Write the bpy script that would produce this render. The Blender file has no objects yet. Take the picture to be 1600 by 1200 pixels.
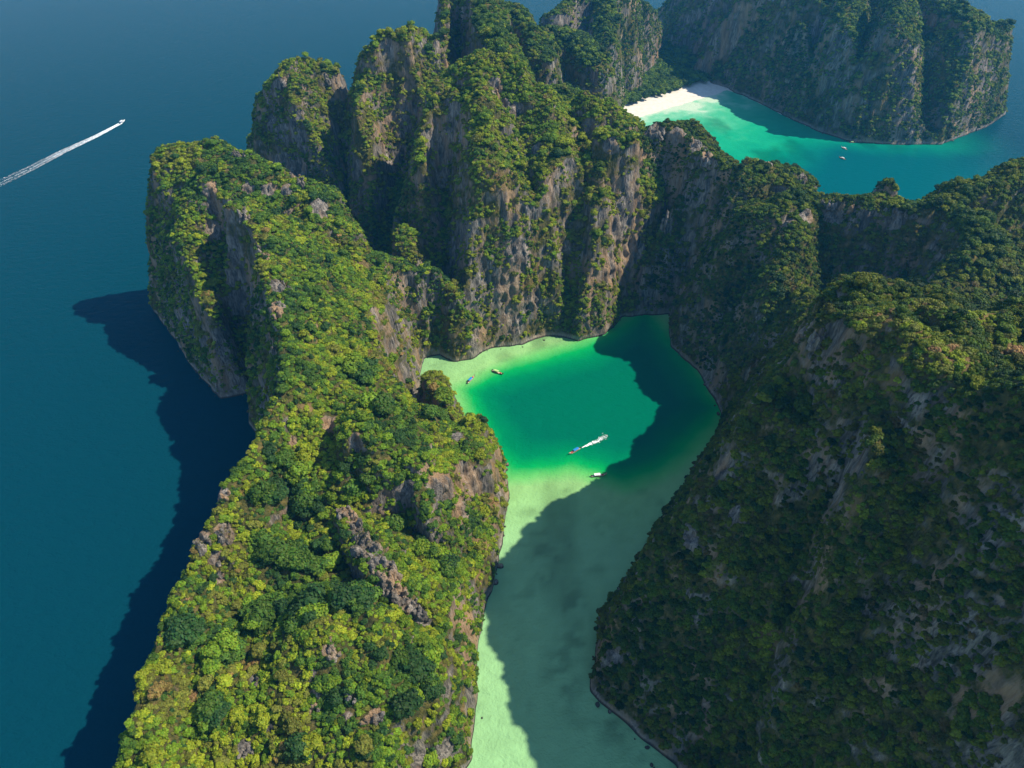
import bpy, bmesh, math, random, time
import numpy as np
from mathutils import Vector, Matrix

T0 = time.time()
scene = bpy.context.scene
R = math.radians

# ------------------------------------------------------------------ camera, sky, sun, exposure
CAM_H, PITCH, FPX = 350.0, R(40.0), 1067.0        # metres above the sea, pitch down, focal length in 1600-px units
cam_data = bpy.data.cameras.new('camera')
cam = bpy.data.objects.new('camera', cam_data)
scene.collection.objects.link(cam)
cam.location = (0, 0, CAM_H)
cam.rotation_euler = (R(90) - PITCH, 0, 0)
cam_data.sensor_fit = 'HORIZONTAL'
cam_data.sensor_width = 36.0
cam_data.lens = 36.0 * FPX / 1600.0
cam_data.clip_start = 1.0
cam_data.clip_end = 60000.0
scene.camera = cam

SUN_EL, SUN_AZ = R(50.0), R(3.0)                  # azimuth counted from +X (right of the frame) towards +Y (away)
world = bpy.data.worlds.new('World')
scene.world = world
world.use_nodes = True
wn = world.node_tree.nodes
sky = wn.new('ShaderNodeTexSky')
sky.sky_type = 'NISHITA'
sky.sun_disc = False
sky.sun_elevation = SUN_EL
sky.sun_rotation = math.pi / 2 - SUN_AZ
sky.air_density = 1.0
sky.dust_density = 0.0
sky.ozone_density = 3.5
world.node_tree.links.new(sky.outputs[0], wn['Background'].inputs[0])
wn['Background'].inputs[1].default_value = 0.15

sun_data = bpy.data.lights.new('sun', 'SUN')
sun_data.energy = 5.0
sun_data.angle = R(0.53)
sun_data.color = (1.0, 0.91, 0.74)
sun = bpy.data.objects.new('sun', sun_data)
scene.collection.objects.link(sun)
S = Vector((math.cos(SUN_EL) * math.cos(SUN_AZ), math.cos(SUN_EL) * math.sin(SUN_AZ), math.sin(SUN_EL)))
sun.rotation_euler = S.to_track_quat('Z', 'Y').to_euler()
sun.location = (600, 0, 800)

scene.view_settings.view_transform = 'Standard'
scene.view_settings.look = 'None'
scene.view_settings.exposure = 0.45
scene.view_settings.gamma = 1.0
scene.view_settings.use_curve_mapping = False
scene.cycles.max_bounces = 4
scene.cycles.diffuse_bounces = 2
scene.cycles.glossy_bounces = 2
scene.cycles.transmission_bounces = 2
scene.cycles.volume_bounces = 0
HAZE = 0.00008                                       # density of the air

# ------------------------------------------------------------------ helpers
CT, ST = math.cos(PITCH), math.sin(PITCH)

def P(u, v, h=0.0):
    """world x, y of the point at height h that the photograph shows at pixel (u, v)"""
    dx, dy = (u - 800) / FPX, (600 - v) / FPX
    depth = (CAM_H - h) / (ST - dy * CT)
    return (dx * depth, depth * (CT + dy * ST))

def project(p):
    """pixel coordinates (1600 wide) and depth of world points (n, 3)"""
    p = np.asarray(p, float)
    z = p[:, 2] - CAM_H
    f = p[:, 1] * CT - z * ST
    up = p[:, 1] * ST + z * CT
    f = np.where(f > 1, f, 1)
    return 800 + FPX * p[:, 0] / f, 600 - FPX * up / f, f

def hash3(ix, iy, iz, seed):
    h = (ix.astype(np.uint32) * np.uint32(374761393) + iy.astype(np.uint32) * np.uint32(668265263)
         + iz.astype(np.uint32) * np.uint32(2246822519) + np.uint32(seed * 974711 & 0xffffffff))
    h = (h ^ (h >> np.uint32(13))) * np.uint32(1274126177)
    h = h ^ (h >> np.uint32(16))
    return (h & np.uint32(0xffffff)).astype(np.float32) / np.float32(0xffffff)

def noise3(x, y, z, seed=0):
    """value noise in [-1, 1]"""
    x, y, z = (np.asarray(a, np.float32) for a in (x, y, z))
    fx, fy, fz = np.floor(x), np.floor(y), np.floor(z)
    ix, iy, iz = fx.astype(np.int32), fy.astype(np.int32), fz.astype(np.int32)
    x, y, z = x - fx, y - fy, z - fz
    x, y, z = (a * a * (3 - 2 * a) for a in (x, y, z))
    def c(i, j, k):
        return hash3(ix + i, iy + j, iz + k, seed)
    a = c(0, 0, 0) * (1 - x) + c(1, 0, 0) * x
    b = c(0, 1, 0) * (1 - x) + c(1, 1, 0) * x
    lo = a * (1 - y) + b * y
    a = c(0, 0, 1) * (1 - x) + c(1, 0, 1) * x
    b = c(0, 1, 1) * (1 - x) + c(1, 1, 1) * x
    hi = a * (1 - y) + b * y
    return (lo * (1 - z) + hi * z) * 2 - 1

def fbm(x, y, z, wl, octs, seed, gain=0.5):
    s, a, tot = 0, 1.0, 0.0
    for o in range(octs):
        s = s + a * noise3(x / wl + 17.3 * o, y / wl - 9.1 * o, z / wl + 5.7 * o, seed + o)
        tot += a
        a *= gain
        wl *= 0.5
    return s / tot

def sstep(a, b, x):
    t = np.clip((x - a) / (b - a), 0, 1)
    return t * t * (3 - 2 * t)

def seg_dist(X, Y, a, b):
    dx, dy = b[0] - a[0], b[1] - a[1]
    L2 = dx * dx + dy * dy + 1e-9
    t = np.clip(((X - a[0]) * dx + (Y - a[1]) * dy) / L2, 0, 1)
    qx, qy = X - (a[0] + t * dx), Y - (a[1] + t * dy)
    return np.sqrt(qx * qx + qy * qy), t, dx * (Y - a[1]) - dy * (X - a[0])

def poly_sdf(X, Y, poly):
    """signed distance to a polygon, positive inside"""
    d = np.full(X.shape, 1e9, np.float32)
    inside = np.zeros(X.shape, bool)
    n = len(poly)
    for i in range(n):
        a, b = poly[i], poly[(i + 1) % n]
        d = np.minimum(d, seg_dist(X, Y, a, b)[0])
        c = ((a[1] > Y) != (b[1] > Y)) & (X < (b[0] - a[0]) * (Y - a[1]) / ((b[1] - a[1]) or 1e-9) + a[0])
        inside ^= c
    return np.where(inside, d, -d)

def tag(o, label=None, cat=None, group=None, kind=None):
    if label: o['label'] = label
    if cat: o['category'] = cat
    if group: o['group'] = group
    if kind: o['kind'] = kind
    return o

def link(name, me, parent=None, mat=None):
    o = bpy.data.objects.new(name, me)
    scene.collection.objects.link(o)
    if parent: o.parent = parent
    if mat and me is not None: me.materials.append(mat)
    return o

def grid_mesh(name, X, Y, Z):
    """quad mesh over a rectangular grid of points"""
    ny, nx = X.shape
    me = bpy.data.meshes.new(name)
    co = np.stack([X, Y, Z], -1).reshape(-1, 3).astype(np.float32)
    idx = np.arange(nx * ny).reshape(ny, nx)
    q = np.stack([idx[:-1, :-1], idx[:-1, 1:], idx[1:, 1:], idx[1:, :-1]], -1).reshape(-1, 4)
    fill(me, co, q)
    return me

def fill(me, co, q):
    k = q.shape[1]
    me.vertices.add(len(co)); me.vertices.foreach_set('co', np.ascontiguousarray(co, np.float32).ravel())
    me.loops.add(q.size); me.loops.foreach_set('vertex_index', np.ascontiguousarray(q, np.int32).ravel())
    me.polygons.add(len(q)); me.polygons.foreach_set('loop_start', np.arange(0, q.size, k, dtype=np.int32))
    me.update(calc_edges=True)

# ------------------------------------------------------------------ node helpers
def new_mat(name):
    m = bpy.data.materials.new(name)
    m.use_nodes = True
    nt = m.node_tree
    nt.nodes.clear()
    out = nt.nodes.new('ShaderNodeOutputMaterial')
    b = nt.nodes.new('ShaderNodeBsdfPrincipled')
    nt.links.new(b.outputs[0], out.inputs[0])
    return m, nt, b

def simple_mat(name, col, rough=0.6, spec=0.3, metal=0.0):
    m, nt, b = new_mat(name)
    b.inputs['Base Color'].default_value = (*col, 1)
    b.inputs['Roughness'].default_value = rough
    b.inputs['Specular IOR Level'].default_value = spec
    b.inputs['Metallic'].default_value = metal
    return m

def srgb(*c):
    return tuple(((x / 255) / 12.92 if x / 255 < 0.04045 else ((x / 255 + 0.055) / 1.055) ** 2.4) for x in c)

#@@TERRAIN@@
# ------------------------------------------------------------------ the shape of the land
# shorelines, as pixels of the photograph at sea level ('w' marks a plain world point behind what the photo shows)
def pts(seq):
    return [(p[1], p[2]) if p[0] == 'w' else P(p[0], p[1], 0) for p in seq]

LAND = pts([
    ('w', -168, 20), ('w', -172, 110), ('w', -178, 170), ('w', -176, 205), ('w', -166, 240), ('w', -160, 262), ('w', -158, 300),
    ('w', -176, 340), ('w', -196, 372), (392, 614), (345, 623), (318, 596), (290, 560), (262, 512), (240, 484), ('w', -330, 545),
    ('w', -300, 580), ('w', -230, 590), ('w', -190, 570), ('w', -160, 550), ('w', -150, 600), ('w', -215, 620), ('w', -300, 675),
    ('w', -305, 770), ('w', -190, 770), ('w', -120, 780), ('w', -130, 840), ('w', -120, 930), ('w', -40, 980), ('w', 20, 1100),
    ('w', 60, 1240), ('w', 200, 1300), ('w', 240, 1540), ('w', 322, 1590), ('w', 420, 1500), ('w', 620, 1330), ('w', 800, 1200),
    ('w', 760, 1090), (1572, 178), (1545, 196), (1520, 206), (1470, 226), (1400, 226), (1330, 222), (1280, 206), (1240, 188),
    (1200, 168), (1160, 149), (1136, 141), (1100, 153), (1060, 165), (1020, 177), (985, 188), ('w', 180, 980), ('w', 230, 930), (1140, 243),
    ('w', 330, 850), ('w', 380, 780), ('w', 420, 730), ('w', 520, 720), ('w', 700, 700), ('w', 900, 600), ('w', 900, -100), ('w', 150, -100),
    ('w', 110, 60), ('w', 84, 110), (1015, 1195), (1005, 1163), (960, 1122), (925, 1082), (930, 1010), (945, 950), (985, 898),
    (1010, 850), (1040, 808), (1062, 770), (1108, 702), (1130, 652), (1110, 610), (1090, 577), (1048, 542), (1046, 490), (972, 495),
    (945, 521), (905, 532), (880, 526), (850, 527), (815, 540), (790, 543), (765, 545), (735, 562), (705, 566), (685, 556), (660, 560), (656, 588), (651, 618), (668, 614), (690, 612),
    (707, 626), (720, 650), (728, 668), (727, 696), (745, 697), (778, 700), (792, 735), (795, 772), (786, 830), (776, 890), (757, 960), (748, 1010), (744, 1060),
    (742, 1130), (735, 1185), (690, 1240), ('w', -30, 90), ('w', -60, 20)])

# every ridge: crest points (pixel u, v, height), then for its left and right side seen along the crest:
# (roof slope, metres of roof before the cliff begins, cliff slope)
def ridge(points, L, Rr, rnd=5.0):
    p3 = []
    for p in points:
        if p[0] == 'w': p3.append((p[1], p[2], p[3]))
        else:
            x, y = P(p[0], p[1], p[2]); p3.append((x, y, p[2]))
    return (p3, L, Rr, rnd)

HILLS = {}
INF = 1e6
def pr(*seq):
    """side profile of a ridge: (metres from the crest, slope) pairs, the last slope runs on"""
    return seq

HILLS['headland'] = [
    ridge([(262, 226, 143), (310, 220, 146), (375, 237, 142), (440, 264, 135), (500, 302, 122), (535, 350, 106)],
          pr((12, .5), (INF, 5)), pr((34, .55), (INF, 3.5))),
    ridge([(290, 300, 124), (286, 400, 90), (292, 500, 50), (332, 592, 12)], pr((34, 1.0), (INF, 3)), pr((10, 1.3), (INF, 4))),
    ridge([(368, 330, 126), (395, 347, 125), (425, 440, 115), (430, 500, 108), (440, 560, 105), (440, 610, 100)],
          pr((50, .6), (78, .9), (INF, 2.5)), pr((5, .6), (INF, 4.5))),
    ridge([(440, 610, 100), (400, 655, 98), (375, 690, 95), (345, 750, 90), (310, 800, 85), (280, 850, 80), (255, 920, 74),
           (240, 960, 70), (220, 1060, 65), (208, 1180, 60), (200, 1290, 58), (200, 1400, 56)],
          pr((6, .3), (34, 1.15), (78, .15), (INF, 1.1)), pr((5, .6), (INF, 4.5))),
    ridge([(425, 345, 124), (540, 387, 94), (598, 415, 74), (642, 478, 40)], pr((6, .7), (INF, 5)), pr((60, .5), (INF, 3))),
    ridge([(488, 634, 91), (530, 638, 84), (566, 648, 73)], pr((30, .5), (INF, 1)), pr((4, .3), (INF, 4)), 3),
    ridge([(606, 556, 40), (628, 572, 36)], pr((7, .4), (INF, 4)), pr((7, .4), (INF, 4)), 3),
    ridge([(680, 600, 33), (697, 632, 30), (714, 670, 21)], pr((7, .4), (INF, 5)), pr((7, .4), (INF, 5)), 3),
    ridge([(545, 672, 95), (575, 700, 90), (602, 742, 80), (624, 750, 74), (690, 714, 66), (768, 690, 51)], pr((26, .4), (INF, 3)), pr((3, .5), (INF, 4.5)), 3),
    ridge([(540, 805, 70), (570, 850, 73), (600, 900, 68), (630, 942, 60), (665, 976, 46)], pr((10, .6), (INF, 1.0)), pr((3, .6), (INF, 4)), 2),
    ridge([(500, 985, 72), (535, 1010, 72), (580, 1060, 64), (605, 1110, 50)], pr((20, .5), (INF, .9)), pr((20, .4), (INF, .8))),
    ridge([(340, 1040, 60), (420, 1060, 58), (430, 1180, 48), (420, 1300, 44)], pr((70, .5), (INF, 2)), pr((70, .5), (INF, 2))),
    ridge([(700, 800, 38), (735, 850, 26), (725, 950, 24), (715, 1060, 22), (690, 1180, 20)], pr((INF, 1.1)), pr((INF, .4))),
]
HILLS['massif'] = [
    ridge([(700, 118, 176), (742, 105, 184), (800, 112, 182), (840, 140, 171), (900, 160, 158), (965, 190, 147)], pr((22, .8), (INF, 2.6)), pr((16, .9), (40, 1.5), (INF, 3))),
    ridge([(742, 106, 184), (758, 180, 164), (780, 250, 144), (800, 330, 120), (812, 345, 116)], pr((16, .9), (30, 1.6), (INF, 4)), pr((16, .9), (30, 1.5), (INF, 5)), 3),
    ridge([(690, 125, 176), (664, 170, 160), (668, 250, 126), (690, 330, 90)], pr((12, 1.0), (26, 1.7), (INF, 4)), pr((10, .9), (INF, 4.5)), 3),
    ridge([(708, 150, 168), (722, 250, 134), (742, 340, 100), (752, 400, 70)], pr((9, 1.1), (INF, 3.5)), pr((9, 1.1), (INF, 3.5)), 3),
    ridge([(860, 200, 148), (874, 270, 128), (866, 335, 106)], pr((12, .9), (26, 1.8), (INF, 4)), pr((12, .9), (26, 1.8), (INF, 4)), 3),
    ridge([(905, 160, 158), (915, 240, 128), (922, 300, 108)], pr((10, 1.0), (INF, 3)), pr((10, 1.0), (INF, 3)), 3),
    ridge([(925, 330, 110), (972, 334, 109), (1008, 370, 96)], pr((7, .8), (INF, 5)), pr((7, .9), (16, 2), (INF, 5)), 3),
    ridge([(945, 210, 146), (972, 220, 142), (985, 270, 110)], pr((7, .8), (INF, 5)), pr((8, .9), (INF, 5)), 3),
    ridge([(635, 358, 92), (680, 400, 77), (720, 450, 56), (746, 505, 32)], pr((7, 1.0), (INF, 3.5)), pr((7, 1.1), (INF, 4)), 3),
    ridge([(900, 480, 24), (900, 500, 20)], pr((2, 1), (INF, 6)), pr((2, 1), (INF, 6)), 2),
    ridge([(658, 62, 184), (612, 72, 184), (578, 86, 172)], pr((10, .8), (INF, 3)), pr((10, .9), (INF, 3))),
    ridge([(612, 72, 184), (600, 150, 165), (580, 250, 118), (567, 330, 76)], pr((12, 1.0), (28, 1.7), (INF, 4)), pr((12, 1.0), (28, 1.7), (INF, 4)), 3),
    ridge([(424, 124, 154), (440, 118, 157), (470, 112, 158), (508, 114, 154)], pr((8, .7), (INF, 3.5)), pr((8, .9), (INF, 3.5)), 3),
    ridge([(424, 124, 152), (412, 160, 128), (404, 215, 84)], pr((5, 1.0), (INF, 4)), pr((5, 1.0), (INF, 4)), 3),
    ridge([(464, 112, 158), (456, 190, 130), (478, 280, 86)], pr((13, 1.0), (28, 1.8), (INF, 4)), pr((10, 1.0), (24, 2), (INF, 4)), 3),
]
HILLS['rock_wall'] = [
    ridge([(990, 222, 139), (1005, 210, 141), (1040, 200, 143), (1085, 222, 137), (1108, 250, 130), (1118, 266, 128)], pr((36, .6), (INF, 3)), pr((4, .5), (INF, 7)), 3),
    ridge([(1078, 190, 126), (1108, 236, 112)], pr((10, .8), (INF, 3)), pr((20, .8), (INF, 3))),
    ridge([(1122, 270, 128), (1180, 262, 130), (1236, 266, 128), (1258, 292, 119)], pr((22, .7), (INF, 3)), pr((14, .5), (INF, 4)), 3),
    ridge([(1200, 329, 124), (1262, 303, 128), (1300, 310, 130), (1400, 323, 132), (1440, 327, 134), (1500, 306, 144), (1550, 281, 154),
           (1610, 260, 162), (1750, 233, 170)], pr((20, .5), (INF, 3)), pr((4, .4), (45, 2.8), (INF, 1.7)), 3),
    ridge([(1383, 291, 139), (1390, 298, 137)], pr((3, .5), (INF, 5)), pr((3, .5), (INF, 5)), 2),
    ridge([(1092, 338, 100), (1112, 390, 82), (1102, 445, 54), (1075, 515, 14)], pr((9, .9), (INF, 3.5)), pr((10, .9), (INF, 3)), 3),
    ridge([(1500, 306, 144), (1522, 380, 130), (1492, 445, 118)], pr((60, .6), (INF, 2)), pr((6, .7), (INF, 2.4)), 3),
    ridge([(1262, 305, 126), (1240, 365, 116), (1212, 430, 96), (1187, 488, 78)], pr((6, .8), (INF, 2.6)), pr((6, .8), (INF, 2.6)), 3),
    ridge([(1187, 488, 78), (1200, 540, 48), (1180, 600, 16)], pr((10, 1.0), (INF, 3)), pr((12, 1.0), (INF, 3)), 3),
]
HILLS['hillside'] = [
    ridge([(1262, 520, 126), (1300, 530, 138), (1340, 515, 154), (1380, 486, 160), (1460, 476, 167), (1540, 477, 175), (1620, 474, 183), (1800, 460, 194)],
          pr((8, .5), (INF, 3)), pr((70, .2), (INF, 1.5)), 4),
    ridge([('w', 206, 408, 92), ('w', 196, 360, 106), (1262, 522, 124), (1300, 532, 136)], pr((6, 1.0), (INF, 2.4)), pr((6, 1.0), (INF, 2.4)), 3),
    ridge([(1340, 510, 155), (1358, 526, 176), (1430, 560, 187), (1515, 585, 190), (1620, 640, 195), ('w', 196, 120, 203), ('w', 225, 40, 210)],
          pr((55, .25), (INF, 1.8)), pr((3, 1.0), (46, 2.7), (75, 1.6), (INF, 1.3))),
    ridge([(1300, 530, 138), (1295, 640, 130), (1300, 690, 118), (1240, 745, 84), (1130, 830, 56), (1040, 900, 34)], pr((12, 1.0), (INF, 2.2)), pr((14, 1.0), (INF, 2)), 4),
    ridge([(1262, 520, 126), (1220, 590, 80), (1160, 660, 26)], pr((14, 1.0), (INF, 3)), pr((20, 1.2), (INF, 2.4)), 3),
    ridge([(1400, 940, 92), (1290, 1000, 62), (1150, 1070, 34)], pr((20, 1.0), (INF, 2)), pr((20, 1.0), (INF, 2)), 4),
    ridge([(1480, 1130, 84), (1330, 1160, 58), (1180, 1200, 30)], pr((20, .9), (INF, 2)), pr((20, .9), (INF, 2)), 4),
]
HILLS['back_peaks'] = [
    ridge([(690, -24, 205), (742, -20, 205), (776, 60, 184), (792, 104, 168)], pr((16, .6), (INF, 4)), pr((8, .5), (INF, 5))),
    ridge([(692, -24, 205), (670, 60, 170)], pr((8, .6), (INF, 5)), pr((8, .6), (INF, 5))),
    ridge([(790, 2, 178), (838, 45, 160), (850, 80, 146)], pr((12, .6), (INF, 4)), pr((12, .6), (INF, 4))),
    ridge([(862, 54, 138), (905, 52, 136), (936, 88, 120)], pr((12, .5), (INF, 4)), pr((16, .6), (INF, 4))),
    ridge([(862, 14, 138), (900, 0, 142), (950, -15, 150), (980, -8, 138), (1008, 15, 95), (1028, 42, 46)], pr((10, .6), (INF, 4)), pr((6, .8), (INF, 5)), 3),
    ridge([(940, -13, 150), (952, 60, 112), (955, 130, 54), (968, 165, 22)], pr((8, .9), (INF, 5)), pr((10, .9), (INF, 4)), 3),
    ridge([(880, 135, 128), (940, 180, 92)], pr((14, .8), (INF, 3)), pr((14, .8), (INF, 3))),
]
HILLS['far_headland'] = [
    ridge([(1043, 36, 16), (1050, 12, 54), (1070, -10, 88), (1130, -40, 132), (1250, -40, 164), (1370, -40, 172), (1440, -30, 166), (1490, 6, 150), (1520, 36, 134), (1540, 56, 118)],
          pr((80, .6), (INF, 2)), pr((12, .6), (INF, 3))),
    ridge([(1557, 36, 122), (1576, 86, 100), (1584, 112, 66)], pr((20, .5), (INF, 3)), pr((6, .5), (INF, 3)), 3),
    ridge([(1400, -20, 168), (1388, 60, 128), (1400, 140, 72), (1460, 205, 22)], pr((30, .8), (INF, 2.5)), pr((8, .9), (INF, 4)), 3),
    ridge([(1235, -20, 162), (1205, 60, 118), (1170, 110, 60)], pr((20, .9), (INF, 3)), pr((12, .9), (INF, 4))),
    ridge([(1330, -20, 160), (1300, 80, 108), (1280, 150, 50)], pr((20, .9), (INF, 3)), pr((10, .9), (INF, 4))),
    ridge([(1165, -20, 130), (1140, 60, 60), (1132, 110, 20)], pr((20, .9), (INF, 3)), pr((10, .9), (INF, 4))),
    ridge([(1520, 36, 134), (1530, 120, 80), (1500, 190, 24)], pr((30, .9), (INF, 3)), pr((30, .9), (INF, 3))),
]
# clefts cut into a hill: world x, y, floor height; half width of the floor, slope of the walls
CUTS = {'headland': [([(-198, 396, 0), (-205, 420, 8), (-213, 440, 34)], 6, 5.0), ([(-66, 412, 0), (-75, 396, 2), (-68, 370, 6), (-58, 348, 10), (-47, 332, 14)], 4.5, 4.0)],
        'massif': [([(-132, 500, 6), (-122, 560, 20), (-108, 640, 60)], 7, 3.2), ([(46, 478, 0), (51, 505, 30), (54, 530, 95)], 5, 4.0), ([(-54, 470, 2), (-62, 520, 40), (-58, 560, 90)], 4, 4.0)]}
VOX = dict(headland=1.35, massif=1.6, rock_wall=1.8, hillside=1.6, back_peaks=2.5, far_headland=2.7)

def hill_height(X, Y, name):
    """height of one hill over the plan (X, Y)"""
    s = list(HILLS).index(name) * 7 + 3
    w = 1.0 if name not in ('back_peaks', 'far_headland') else 1.5
    wx = 8 * w * fbm(X, Y, 0 * X, 55 * w, 4, 11 + s, .55)
    wy = 8 * w * fbm(X, Y, 0 * X + 31, 55 * w, 4, 23 + s, .55)
    Xw, Yw = X + wx, Y + wy
    Z = np.full(X.shape, -30.0, np.float32)
    for p3, L, Rr, rnd in HILLS[name]:
        for a, b in zip(p3[:-1], p3[1:]):
            d, t, side = seg_dist(Xw, Yw, a, b)
            d = np.sqrt(d * d + rnd * rnd) - rnd
            f = sstep(-6, 6, side / math.hypot(b[0] - a[0], b[1] - a[1]))
            def prof(q):
                s0, out = 0.0, 0.0
                for c, g in q:
                    out = out + g * np.clip(d - s0, 0, c - s0)
                    s0 = c
                return out
            z = a[2] + t * (b[2] - a[2]) - (prof(L) * f + prof(Rr) * (1 - f))
            Z = np.maximum(Z, z)
    for path, hw, sl in CUTS.get(name, ()):
        for a, b in zip(path[:-1], path[1:]):
            d, t, _ = seg_dist(X + .5 * wx, Y + .5 * wy, a, b)
            Z = np.minimum(Z, a[2] + t * (b[2] - a[2]) + sl * np.maximum(d - hw, 0))
    nsh = fbm(X, Y, 0 * X, 11, 3, 61)
    sd = poly_sdf(X + .25 * wx, Y + .25 * wy, LAND) + 2.2 * nsh
    n = fbm(X, Y, 0 * X, 26, 4, 71 + s)
    n2 = 1 - 2 * np.abs(fbm(X + .5 * wy, Y - .5 * wx, 0 * X, 38 * w, 3, 83 + s))
    n3 = 1 - 2 * np.abs(fbm(X - .5 * wy, Y + .5 * wx, 0 * X, 19 * w, 3, 97 + s))
    A = {'massif': (7, 13, 6), 'headland': (6, 6, 4), 'hillside': (6, 8, 6)}.get(name, (6, 6, 3))
    Z = Z + (A[0] * n + A[1] * (n2 - .25) + A[2] * (n3 - .25)) * sstep(0, 30, Z)
    cap = np.where(sd > 0, 1.0 + 3.6 * sd, 1.5 * sd)
    Z = np.minimum(Z, cap)
    return np.maximum(Z, -8)

def ray_hits(uv):
    """where the photograph's rays through the pixels uv meet the hills (or the sea)"""
    uv = np.asarray(uv, float)
    t = np.concatenate([np.arange(190, 900, 2.5), np.arange(900, 1900, 6.0)])
    dx, dy = (uv[:, :1] - 800) / FPX, (600 - uv[:, 1:]) / FPX
    x, y, z = dx * t, t * (CT + dy * ST), CAM_H - t * (ST - dy * CT)
    hit = z < 0
    for name in HILLS:
        hit |= hill_height(x.astype(np.float32), y.astype(np.float32), name) > z
    i = np.argmax(hit, 1)
    k = np.arange(len(uv))
    return np.stack([x[k, i], y[k, i], z[k, i], t[i]], 1)

# places of bare rock, of tall forest and of dry grass in the photograph: pixel and radius in pixels
BARE = [(540, 800, 16), (555, 828, 18), (575, 858, 20), (592, 886, 22), (605, 908, 22), (622, 932, 20), (642, 952, 18), (660, 972, 16), (640, 765, 22), (622, 772, 14), (690, 760, 30), (730, 752, 26), (720, 792, 20),
        (290, 860, 16), (320, 842, 16), (350, 835, 18), (335, 872, 16), (345, 905, 12), (262, 940, 9), (352, 775, 14), (455, 692, 13), (515, 665, 18), (560, 690, 14), (400, 1060, 12), (490, 1050, 11),
        (490, 1078, 13), (492, 1110, 11), (513, 1015, 12), (590, 1120, 16), (545, 1120, 11), (548, 1085, 10), (382, 1170, 17), (422, 1138, 9), (690, 1170, 22), (650, 1190, 24), (712, 680, 15), (440, 590, 10),
        (436, 450, 18), (430, 478, 20), (420, 505, 11), (335, 300, 14), (340, 330, 16), (335, 360, 14), (390, 300, 14), (420, 300, 16), (450, 296, 14), (275, 210, 8), (440, 252, 9), (500, 330, 18), (385, 345, 12),
        (470, 265, 18), (455, 255, 12), (425, 190, 12), (775, 140, 15), (785, 165, 13), (805, 172, 12), (840, 235, 11), (810, 400, 24), (790, 450, 22), (830, 470, 18), (800, 505, 20), (960, 360, 22),
        (985, 390, 22), (950, 420, 18), (955, 225, 12), (1020, 205, 16), (1060, 212, 16), (1090, 228, 16), (1105, 245, 14), (1258, 278, 12), (1200, 255, 12), (1260, 335, 16), (1300, 335, 16), (1350, 340, 16),
        (1400, 342, 16), (1230, 350, 14), (1258, 525, 14), (1150, 805, 14), (1080, 840, 14), (1275, 730, 18), (1425, 675, 16), (1550, 850, 22), (1560, 940, 14), (1350, 950, 14), (1110, 1100, 14), (1385, 1075, 12), (960, 1025, 18),
        (1125, 730, 18), (745, 520, 12), (735, 535, 12)]
FOREST = [(450, 740, 40), (430, 800, 40), (480, 800, 40), (440, 880, 45), (500, 880, 35), (420, 960, 40), (560, 760, 30), (625, 830, 16), (662, 850, 28), (690, 885, 22), (480, 960, 30), (650, 1040, 35), (680, 1080, 25),
          (690, 620, 22), (680, 650, 18), (622, 590, 26), (560, 580, 30), (600, 640, 24), (560, 940, 30), (640, 1110, 24), (300, 1000, 30), (360, 1010, 30), (330, 1120, 28), (470, 1160, 22)]
DRY_SUNLIT = [(765, 730, 18), (772, 790, 20), (752, 850, 25), (740, 900, 22), (725, 960, 20), (740, 1000, 12), (728, 1060, 16), (720, 1120, 18), (590, 530, 18), (630, 520, 16), (612, 556, 12), (690, 830, 12), (250, 905, 11),
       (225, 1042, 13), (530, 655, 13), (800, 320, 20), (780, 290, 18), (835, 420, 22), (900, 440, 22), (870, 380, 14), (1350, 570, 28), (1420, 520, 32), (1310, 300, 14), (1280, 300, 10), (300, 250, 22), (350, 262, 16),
       (300, 225, 12), (1200, 1000, 30), (1330, 800, 26), (1120, 900, 24), (1370, 500, 34), (1450, 485, 40), (1530, 490, 40), (1585, 560, 44), (1480, 560, 44), (1400, 600, 24),  # the hillside crest entries also brighten foliage, painting the sunlit crest
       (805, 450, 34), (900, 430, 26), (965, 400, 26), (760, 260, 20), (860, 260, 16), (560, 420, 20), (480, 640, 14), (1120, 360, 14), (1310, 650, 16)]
_h = ray_hits([z_[:2] for z_ in BARE + FOREST + DRY_SUNLIT])
_b = [(h_[0], h_[1], h_[2], z_[2] * h_[3] / FPX) for h_, z_ in zip(_h, BARE + FOREST + DRY_SUNLIT)]
BARE, FOREST, DRY_SUNLIT = _b[:len(BARE)], _b[len(BARE):len(BARE) + len(FOREST)], _b[len(BARE) + len(FOREST):]

def blob_field(p, bl):
    f = np.zeros(len(p), np.float32)
    for x, y, z, r in bl:
        d = np.sqrt((p[:, 0] - x) ** 2 + (p[:, 1] - y) ** 2 + .5 * (p[:, 2] - z) ** 2)
        f = np.maximum(f, sstep(1.3, .4, d / r))
    rag = fbm(p[:, 0], p[:, 1], p[:, 2] * .5, 7, 3, 881)
    return f * sstep(-.55, .15, rag + .9 * (f - .6))

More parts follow.
